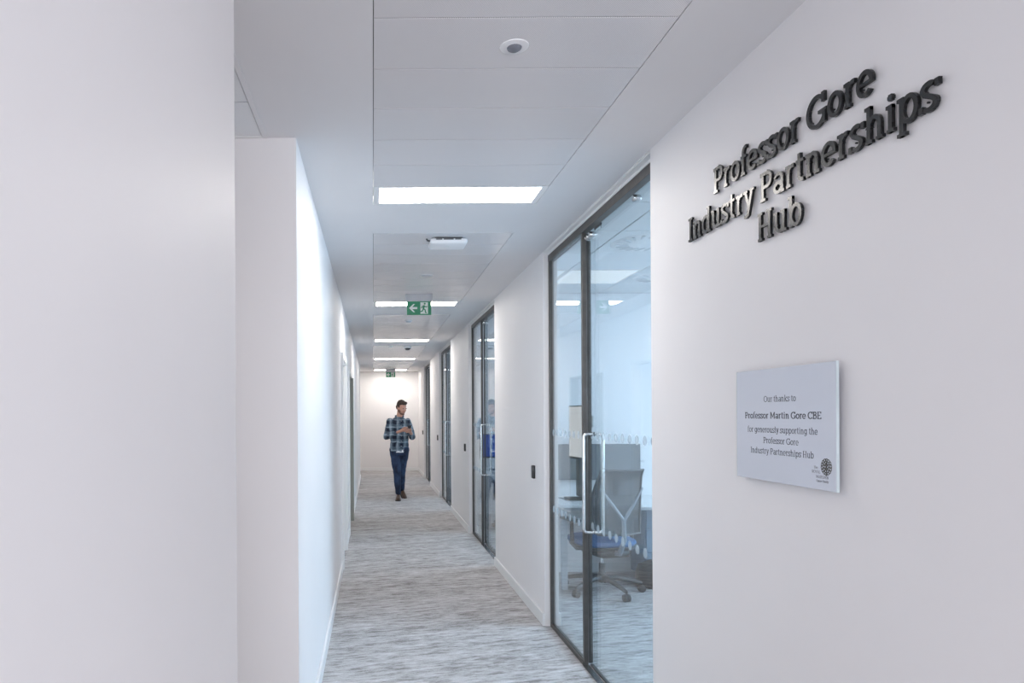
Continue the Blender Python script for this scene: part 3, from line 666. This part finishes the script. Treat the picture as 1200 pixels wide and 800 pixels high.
# portrait monitor showing a page
t = thing('monitor', 'portrait monitor turned side-on showing a white page on the white desk', 'monitor', (1.875, 6.38, .74), 0)
bm = B((-.012, .010, -.16, .13, .375, .868), bev=.004, seg=1)
mo = obj('monitor_shell', bm, BLACK, t, rot=(0, 0, math.radians(8)))
obj('display', B((-.0135, -.0122, -.148, .120, .395, .856)), PAPERSCR, mo)
obj('page_heading', B((-.0142, -.0136, -.144, .116, .795, .798)), SILVG, mo); obj('page_rule', B((-.0142, -.0136, -.10, .116, .590, .593)), SILVG, mo)
bm = bmesh.new(); box(bm, .012, .045, -.045, .045, .03, .60, bev=.004); obj('stand_column', bm, GREYP, t)
bm = bmesh.new(); box(bm, -.09, .11, -.10, .10, 0, .015, bev=.006); obj('stand_foot', bm, BLACK, t)
bm = bmesh.new(); tube(bm, [(1.765, 6.36, .746), (1.755, 6.27, .748), (1.71, 6.30, .765), (1.69, 6.42, .748), (1.66, 6.5, .746), (1.63, 6.55, .746)], .004, 8)
tag(obj('cable', bm, BLACK, smooth=True), 'black cable curled on the white desk beside the monitor stand', 'cable')

def task_chair(x, y, face, label, name='task_chair', fabric=None):
    """face = direction the sitter looks, radians from +Y; local +Y is forward"""
    fabric = fabric or BLUEFAB
    t = thing(name, label, 'chair', (x, y, 0), face)
    for k in range(5):
        a = math.radians(-74 + 72 * k) - face; dx_, dy_ = math.cos(a), math.sin(a)
        bm = bmesh.new(); tube(bm, [(dx_ * .03, dy_ * .03, .125), (dx_ * .12, dy_ * .12, .125), (dx_ * .25, dy_ * .25, .10), (dx_ * .335, dy_ * .335, .078)], [.028, .024, .019, .014], 8); lg = obj('base_leg', bm, GREYP, t, True)
        bm = bmesh.new()
        for s in (-1, 1):
            M = Matrix.Translation((dx_ * .335 - dy_ * s * .016, dy_ * .335 + dx_ * s * .016, .031)) @ Matrix.Rotation(a + PI / 2, 4, 'Z') @ Matrix.Rotation(PI / 2, 4, 'Y')
            lathe(bm, [(0, -.011), (.024, -.011), (.031, -.007), (.031, .007), (.024, .011), (0, .011)], 18, M)
        tube(bm, [(dx_ * .335, dy_ * .335, .03), (dx_ * .335, dy_ * .335, .085)], .009, 8); obj('castor', bm, BLACK, t, True)
    bm = bmesh.new(); lathe(bm, [(0, .09), (.035, .09), (.035, .16), (.026, .17), (.026, .25), (0, .25)], 18); obj('gas_column', bm, GREYP, t, True)
    bm = bmesh.new(); lathe(bm, [(0, .25), (.013, .25), (.013, .34), (0, .34)], 14); obj('piston', bm, STEEL, t, True)
    bm = bmesh.new(); box(bm, -.14, .14, -.22, .14, .33, .40, bev=.03, seg=3); obj('tilt_mechanism', bm, BLACK, t, True)
    bm = bmesh.new(); loft(bm, [(0, .01, .385, .20, .20, 0), (0, .01, .40, .235, .235, 0), (0, .01, .415, .24, .24, 0), (0, .01, .42, .23, .23, 0)], 32, 3.4); obj('seat_shell', bm, GREYP, t, True)
    bm = bmesh.new(); loft(bm, [(0, .015, .42, .235, .235, 0), (0, .015, .44, .25, .255, 0), (0, .015, .465, .245, .25, 0), (0, .015, .48, .21, .215, 0)], 32, 3.4); obj('seat', bm, fabric, t, True)
    # back: curved mesh panel inside a frame, with a Y-shaped support behind
    bm = bmesh.new(); W_, n = .225, 10; grid = []
    for j in range(13):
        v = j / 12; z = .54 + .53 * v; row = []
        wj = W_ * (.86 + .14 * math.sin(PI * min(v * 1.1, 1)))
        for i_ in range(n + 1):
            u = i_ / n * 2 - 1; row.append((u * wj, -.235 - .05 * math.cos(u * PI / 2) - .09 * (v - .35) ** 2 * 2 + .02 * math.sin(v * PI), z))
        grid.append(row)
    vs = [[bm.verts.new(p) for p in row] for row in grid]; vb = [[bm.verts.new((p[0], p[1] + .006, p[2])) for p in row] for row in grid]
    for j in range(12):
        for i_ in range(n):
            bm.faces.new((vs[j][i_], vs[j][i_ + 1], vs[j + 1][i_ + 1], vs[j + 1][i_])); bm.faces.new((vb[j][i_], vb[j + 1][i_], vb[j + 1][i_ + 1], vb[j][i_ + 1]))
    bk = obj('backrest', bm, MESHB, t, True)
    bm = bmesh.new(); loop = grid[0] + [r_[-1] for r_ in grid[1:]] + grid[-1][::-1][1:] + [r_[0] for r_ in grid[::-1][1:]]
    tube(bm, loop, .010, 8, caps=False); obj('back_frame', bm, GREYP, bk, True)
    bm = bmesh.new(); tube(bm, [(0, -.12, .36), (0, -.27, .38), (0, -.335, .50), (0, -.33, .68)], [.022, .022, .02, .016], 8)
    for s in (-1, 1): tube(bm, [(0, -.33, .66), (s * .09, -.325, .78), (s * .19, -.30, .92)], [.015, .013, .010], 8)
    obj('back_support', bm, pmat('mid_grey_plastic', (.20, .22, .25), .4), t, True)
    for s in (-1, 1):
        bm = bmesh.new(); tube(bm, [(s * .10, -.02, .385), (s * .25, -.02, .39), (s * .285, -.01, .43), (s * .285, .0, .62)], [.016, .017, .018, .016], 8); am = obj('arm_post', bm, BLACK, t, True)
        bm = bmesh.new(); box(bm, s * .285 - .04, s * .285 + .04, -.10, .14, .62, .645, bev=.010, seg=3); obj('arm_pad', bm, GREYP, t, True)
    return t
task_chair(1.96, 5.93, math.radians(13), 'black task chair with mesh back and blue seat behind the nearest glass door')

# second office: desk with a monitor showing a blue screen
desk(1.62, 3.1, 9.55, 10.25, 'white desk in the second office under the blue screen')
t = thing('monitor', 'monitor with a plain bright blue screen behind the second glass door', 'monitor', (1.78, 9.80, .74))
bm = B((-.27, .27, -.012, .016, .17, .51), bev=.004, seg=1); mo = obj('monitor_shell', bm, BLACK, t)
obj('display', B((-.258, .258, -.0135, -.0122, .19, .50)), BLUESCR, mo)
bm = bmesh.new(); box(bm, -.03, .03, .016, .04, .01, .35, bev=.003); obj('stand_column', bm, GREYP, t)
bm = bmesh.new(); box(bm, -.12, .12, -.08, .10, 0, .014, bev=.005); obj('stand_foot', bm, BLACK, t)
task_chair(1.90, 9.15, math.radians(-10), 'dark task chair tucked before the blue monitor in the second office')

# ------------------------------------------------------------------ the walking man
MX, MY = .468, 12.42
PLAID = pmat('plaid_cotton', (.05, .08, .13), .85)
def make_plaid(m):
    b = m.node_tree.nodes['Principled BSDF']; tc = N(m, 'ShaderNodeTexCoord'); sp = N(m, 'ShaderNodeSeparateXYZ'); wv = N(m, 'ShaderNodeTexNoise'); wv.inputs['Scale'].default_value = 7; L(m, tc.outputs['Object'], wv.inputs['Vector'])
    vm = N(m, 'ShaderNodeVectorMath', operation='MULTIPLY_ADD'); vm.inputs[1].default_value = (.07, .07, .07); L(m, wv.outputs['Color'], vm.inputs[0]); L(m, tc.outputs['Object'], vm.inputs[2]); L(m, vm.outputs[0], sp.inputs[0])
    def band(out, pitch, off, duty):
        a = N(m, 'ShaderNodeMath', operation='MULTIPLY_ADD'); a.inputs[1].default_value = 1 / pitch; a.inputs[2].default_value = off + 20; L(m, out, a.inputs[0])
        f = N(m, 'ShaderNodeMath', operation='FRACT'); L(m, a.outputs[0], f.inputs[0])
        g_ = N(m, 'ShaderNodeMath', operation='LESS_THAN'); g_.inputs[1].default_value = duty; L(m, f.outputs[0], g_.inputs[0]); return g_.outputs[0]
    xz = []
    for ax, pitch in ((0, .125), (2, .135)):
        w_ = band(sp.outputs[ax], pitch, .12, .26 if ax == 0 else .14); d_ = band(sp.outputs[ax], pitch, .62, .42); xz.append((w_, d_))
    def add(a_, b_, k=.5):
        q = N(m, 'ShaderNodeMath', operation='ADD'); L(m, a_, q.inputs[0]); L(m, b_, q.inputs[1]); h = N(m, 'ShaderNodeMath', operation='MULTIPLY'); h.inputs[1].default_value = k; L(m, q.outputs[0], h.inputs[0]); return h.outputs[0]
    wsum = add(xz[0][0], xz[1][0]); dsum = add(xz[0][1], xz[1][1])
    m1 = N(m, 'ShaderNodeMix', data_type='RGBA'); m1.inputs[6].default_value = (.10, .145, .19, 1); m1.inputs[7].default_value = (.006, .012, .03, 1); L(m, dsum, m1.inputs[0])
    m2 = N(m, 'ShaderNodeMix', data_type='RGBA'); L(m, m1.outputs[2], m2.inputs[6]); m2.inputs[7].default_value = (.38, .46, .53, 1); L(m, wsum, m2.inputs[0])
    n2 = N(m, 'ShaderNodeTexNoise'); n2.inputs['Scale'].default_value = 9; n2.inputs['Detail'].default_value = 1; L(m, tc.outputs['Object'], n2.inputs['Vector'])
    mr = N(m, 'ShaderNodeMapRange'); mr.inputs[1].default_value = .35; mr.inputs[2].default_value = .65; mr.inputs[3].default_value = .35; mr.inputs[4].default_value = 1.25; L(m, n2.outputs['Fac'], mr.inputs[0])
    q3 = N(m, 'ShaderNodeMath', operation='MULTIPLY'); L(m, wsum, q3.inputs[0]); L(m, mr.outputs[0], q3.inputs[1]); L(m, q3.outputs[0], m2.inputs[0])
    L(m, m2.outputs[2], b.inputs['Base Color'])
make_plaid(PLAID)
DENIM = pmat('blue_denim', (.02, .05, .14), .85); noise_mix(DENIM, (.006, .013, .036), (.022, .046, .105), (1, 1, .6), 9, 3, .40, .62, bump=.3)
SKIN = pmat('skin', (.50, .27, .20), .5, Subsurface_Weight=.0); noise_mix(SKIN, (.47, .25, .185), (.53, .29, .215), nscale=30)
HAIRM = pmat('dark_brown_hair', (.030, .017, .012), .6); noise_mix(HAIRM, (.02, .012, .009), (.055, .032, .022), (1, 1, 6), 90, bump=.5)
BEARD = pmat('brown_stubble', (.17, .085, .055), .8); noise_mix(BEARD, (.14, .07, .045), (.21, .11, .075), nscale=200, bump=.4)
LEATH = pmat('brown_leather', (.075, .040, .025), .4); noise_mix(LEATH, (.06, .032, .02), (.10, .055, .035), nscale=25, bump=.3)
SOLE = pmat('dark_rubber_sole', (.02, .018, .016), .7); noise_mix(SOLE, (.018, .016, .014), (.026, .023, .02), nscale=60)
EYEW = pmat('eye_white', (.7, .68, .66), .3); LIPS = pmat('lips', (.40, .16, .13), .5)
WCOT = pmat('white_cotton', (.75, .76, .79), .8)
man = thing('person', 'bearded man in plaid shirt and jeans walking while looking at a phone', 'person', (MX, MY, 0))
def organic(name, bm, mat, parent, voxel, smooth_it=4, wrinkle=0, wsize=.1):
    bmesh.ops.recalc_face_normals(bm, faces=bm.faces)
    o = obj(name, bm, mat, parent)
    rm = o.modifiers.new('union', 'REMESH'); rm.mode = 'VOXEL'; rm.voxel_size = voxel; rm.use_smooth_shade = True
    if smooth_it: sm = o.modifiers.new('smooth', 'SMOOTH'); sm.iterations = smooth_it; sm.factor = .5
    if wrinkle:
        tx = bpy.data.textures.new(name + '_folds', 'CLOUDS'); tx.noise_scale = wsize; tx.noise_depth = 1
        d = o.modifiers.new('folds', 'DISPLACE'); d.texture = tx; d.strength = wrinkle; d.mid_level = .5; d.texture_coords = 'LOCAL'
    return o
# joints (man faces the camera, -Y; his right is -X)
YAW = .22
shR, shL = Vector((-.165, .05, 1.415)), Vector((.153, -.02, 1.415))
elR, elL = Vector((-.235, .02, 1.135)), Vector((.232, -.03, 1.130))
wrR, wrL = Vector((-.020, -.205, 1.225)), Vector((.205, -.235, 1.195))
hipR, hipL = Vector((-.085, .02, .90)), Vector((.085, .0, .90))
knR, knL = Vector((-.045, -.06, .50)), Vector((.040, .06, .49))
anR, anL = Vector((-.025, -.03, .10)), Vector((.055, .34, .13))
HC = Vector((.045, -.035, 1.655))       # head centre
HR = Matrix.Rotation(math.radians(33), 3, 'Z') @ Matrix.Rotation(math.radians(22), 3, 'X')   # turned to his left, tilted down (face is local -Y)
def hp(x, y, z): return HC + HR @ Vector((x, y, z))
bm = bmesh.new()
loft(bm, [(0, .02, .86, .13, .10, YAW * .5), (0, .02, 1.0, .135, .10, YAW), (0, .02, 1.2, .15, .105, YAW), (0, .02, 1.38, .165, .10, YAW), (0, .02, 1.45, .11, .07, YAW), (.005, .01, 1.49, .06, .06, YAW)])
for a, b, c, r in ((shR, elR, wrR, 1), (shL, elL, wrL, 1)): capsule(bm, a, .048, b, .040); capsule(bm, b, .038, c, .026)
for a, b, c in ((hipR, knR, anR), (hipL, knL, anL)): capsule(bm, a, .078, b, .052); capsule(bm, b, .048, c, .032)
capsule(bm, (.005, .02, 1.46), .060, hp(0, .02, -.06), .054)
def he(c, r, rot=(0, 0, 0)):
    res = bmesh.ops.create_uvsphere(bm, u_segments=22, v_segments=14, radius=1)
    M = Matrix.Translation(HC) @ HR.to_4x4() @ Matrix.Translation(c) @ Euler(rot).to_matrix().to_4x4() @ Matrix.Diagonal((*r, 1))
    bmesh.ops.transform(bm, matrix=M, verts=res['verts'])
he((0, .015, .035), (.076, .096, .088)); he((0, -.02, -.02), (.064, .076, .092)); he((0, -.040, -.078), (.042, .044, .034))
he((0, -.086, .022), (.050, .014, .012)); he((-.036, -.072, -.022), (.022, .018, .018)); he((.036, -.072, -.022), (.022, .018, .018))
he((0, -.098, -.012), (.011, .020, .026), (-.35, 0, 0)); he((0, -.106, -.030), (.017, .016, .012))
he((0, -.090, -.062), (.026, .012, .010)); he((0, -.088, -.096), (.022, .014, .014))
for s in (-1, 1): he((s * .078, .008, -.008), (.010, .020, .032), (0, 0, s * .3)); he((s * .030, -.084, .004), (.015, .009, .007))
# hands
def finger(pts, r0, r1):
    n = len(pts) - 1
    for k in range(n): capsule(bm, pts[k], r0 + (r1 - r0) * k / n, pts[k + 1], r0 + (r1 - r0) * (k + 1) / n, 10)
PH = Vector((.145, -.330, 1.262))       # phone centre
# his left hand: palm under and behind the phone, fingers wrapped round its far edge
pl = Vector((.185, -.275, 1.225)); capsule(bm, wrL, .026, pl, .030); capsule(bm, pl, .028, (.150, -.300, 1.235), .026)
for k in range(4):
    o_ = Vector((-.020 + .018 * k, -.012 * k, .016 * k - .01)); finger([Vector((.155, -.300, 1.232)) + o_ * .8, Vector((.120, -.325, 1.238)) + o_, Vector((.098, -.350, 1.262)) + o_ * .9, Vector((.104, -.362, 1.285)) + o_ * .8], .010, .0075)
finger([(.195, -.290, 1.240), (.200, -.330, 1.262), (.182, -.355, 1.288)], .012, .009)
# his right hand: reaching across to tap
pr = Vector((.040, -.265, 1.255)); capsule(bm, wrR, .026, pr, .030); capsule(bm, pr, .028, (.068, -.290, 1.268), .025)
for k, ln_ in enumerate((.085, .078, .070, .055)):
    b0 = Vector((.072, -.292, 1.288 - .018 * k)); finger([b0, b0 + Vector((ln_ * .45, -.018, .008)), b0 + Vector((ln_ * .78, -.036, -.004)), b0 + Vector((ln_ * .92, -.045, -.022))], .010, .0075)
finger([(.045, -.285, 1.285), (.075, -.318, 1.308), (.108, -.340, 1.312)], .012, .009)
body = organic('body', bm, SKIN, man, .0045, 3)
# face details that have a look of their own
bm = bmesh.new()
for s in (-1, 1): he((s * .030, -.0875, -.001), (.011, .006, .004))
obj('eyes', bm, EYEW, man, True)
bm = bmesh.new()
for s in (-1, 1): he((s * .032, -.0945, .020), (.019, .005, .004), (0, s * .12, 0))
obj('eyebrows', bm, HAIRM, man, True)
bm = bmesh.new(); he((0, -.101, -.063), (.022, .006, .005)); obj('lips', bm, LIPS, man, True)
bm = bmesh.new(); he((0, -.036, -.080), (.047, .051, .040)); he((0, -.082, -.048), (.026, .019, .0075)); he((-.050, -.018, -.052), (.020, .045, .034)); he((.050, -.018, -.052), (.020, .045, .034)); he((0, -.080, -.092), (.028, .026, .022))
organic('beard', bm, BEARD, man, .004, 2)
bm = bmesh.new(); he((0, .030, .058), (.082, .092, .080)); he((0, -.035, .104), (.058, .050, .030), (.25, 0, 0)); he((.015, -.058, .116), (.036, .030, .022)); he((0, .070, .0), (.070, .056, .075))
for s in (-1, 1): he((s * .070, .008, .030), (.014, .036, .034))
organic('hair', bm, HAIRM, man, .005, 1, .012, .03)
# shirt
bm = bmesh.new()
loft(bm, [(.0, .01, .872, .170, .118, YAW * .4), (0, .01, .90, .172, .120, YAW * .5), (0, .015, 1.02, .164, .116, YAW * .8), (0, .02, 1.16, .166, .120, YAW), (0, .02, 1.30, .182, .125, YAW), (0, .02, 1.38, .186, .118, YAW), (0, .02, 1.425, .158, .090, YAW), (.004, .015, 1.472, .095, .072, YAW), (.006, .012, 1.492, .072, .066, YAW)], 32, 2.4)
ellip(bm, shR, (.060, .064, .058)); ellip(bm, shL, (.060, .064, .058))
for a, b, c in ((shR, elR, wrR), (shL, elL, wrL)):
    capsule(bm, a, .060, b, .055); capsule(bm, b, .057, b.lerp(c, .80), .044)
organic('shirt', bm, PLAID, man, .008, 4, .022, .09)
bm = bmesh.new()      # collar
for s in (-1, 1):
    pts = [(.006 + s * .0, .078, 1.515), (.006 + s * .058, .050, 1.515), (.006 + s * .072, .0, 1.505), (.010 + s * .050, -.058, 1.485), (.012 + s * .024, -.088, 1.458), (.012 + s * .060, -.105, 1.435)]
    tube(bm, pts, [.014, .015, .016, .015, .013, .006], 8)
organic('collar', bm, PLAID, man, .005, 1)
bm = bmesh.new()
for k in range(6): ellip(bm, (.030, -.122 + .008 * (k > 3), 1.42 - .09 * k), (.005, .004, .005), n=10)
q = obj('buttons', bm, WCOT, man, True)
bm = bmesh.new(); loft(bm, [(0, .008, .855, .135, .114, YAW * .4), (0, .008, .90, .140, .118, YAW * .4)], 28); obj('undershirt_hem', bm, WCOT, man, True)
# jeans
bm = bmesh.new()
loft(bm, [(0, .01, .80, .160, .108, .05), (0, .01, .88, .158, .112, .08), (0, .01, .95, .150, .108, .08)], 28, 2.3)
for a, b, c in ((hipR, knR, anR), (hipL, knL, anL)):
    capsule(bm, a, .098, b, .070); capsule(bm, b, .068, b.lerp(c, .45), .066); capsule(bm, b.lerp(c, .45), .064, b.lerp(c, .93), .049)
organic('jeans', bm, DENIM, man, .008, 4, .016, .07)
def shoe(an, yaw, pitch, up):
    bm = bmesh.new(); R_ = Matrix.Translation(Vector((an.x, an.y, up))) @ Matrix.Rotation(yaw, 4, 'Z') @ Matrix.Rotation(pitch, 4, 'X')
    lo = [(0, .065, .020, .030, .030), ]
    secs = [(.075, .034, .006, .062, .5), (.05, .039, .0, .085, .5), (.0, .041, .0, .098, .5), (-.05, .043, .0, .080, .5), (-.10, .047, .0, .062, .5), (-.15, .047, .0, .052, .5), (-.19, .036, .0, .040, .5), (-.21, .020, .006, .028, .5)]
    rings = []
    for y, rx, z0, z1, _ in secs: rings.append([bm.verts.new(R_ @ Vector((rx * math.cos(2 * PI * k / 16) * (1 if math.sin(2 * PI * k / 16) < .2 else .8), y, (z0 + z1) / 2 + .012 + (z1 - z0) / 2 * math.sin(2 * PI * k / 16)))) for k in range(16)])
    for a, b in zip(rings, rings[1:]):
        for k in range(16): bm.faces.new((a[k], a[(k + 1) % 16], b[(k + 1) % 16], b[k]))
    bm.faces.new(rings[0]); bm.faces.new(rings[-1][::-1])
    o = obj('shoe', bm, LEATH, man, True); o.modifiers.new('sub', 'SUBSURF').levels = 1
    bm = bmesh.new(); poly = [(rx * 1.05, y) for y, rx, *_ in secs] + [(-rx * 1.05, y) for y, rx, *_ in secs[::-1]]
    prism(bm, poly, R_, .016); obj('sole', bm, SOLE, o)
shoe(anR + Vector((0, .0, 0)), math.radians(-4), math.radians(0), .0)
shoe(anL + Vector((.005, .01, 0)), math.radians(14), math.radians(22), .055)
t = thing('phone', 'black smartphone held in both hands by the walking man', 'phone', (MX + .158, MY - .338, 1.292)); t.rotation_euler = (math.radians(-42), math.radians(-8), math.radians(18))
bm = bmesh.new(); box(bm, -.037, .037, -.074, .074, -.0045, .0045, bev=.004, seg=2); ph = obj('phone_body', bm, BLACK, t, True)
obj('phone_screen', B((-.034, .034, -.070, .070, .0046, .0050)), pmat('phone_glass', (.02, .03, .05), .08), t)
bpy.context.view_layer.update()
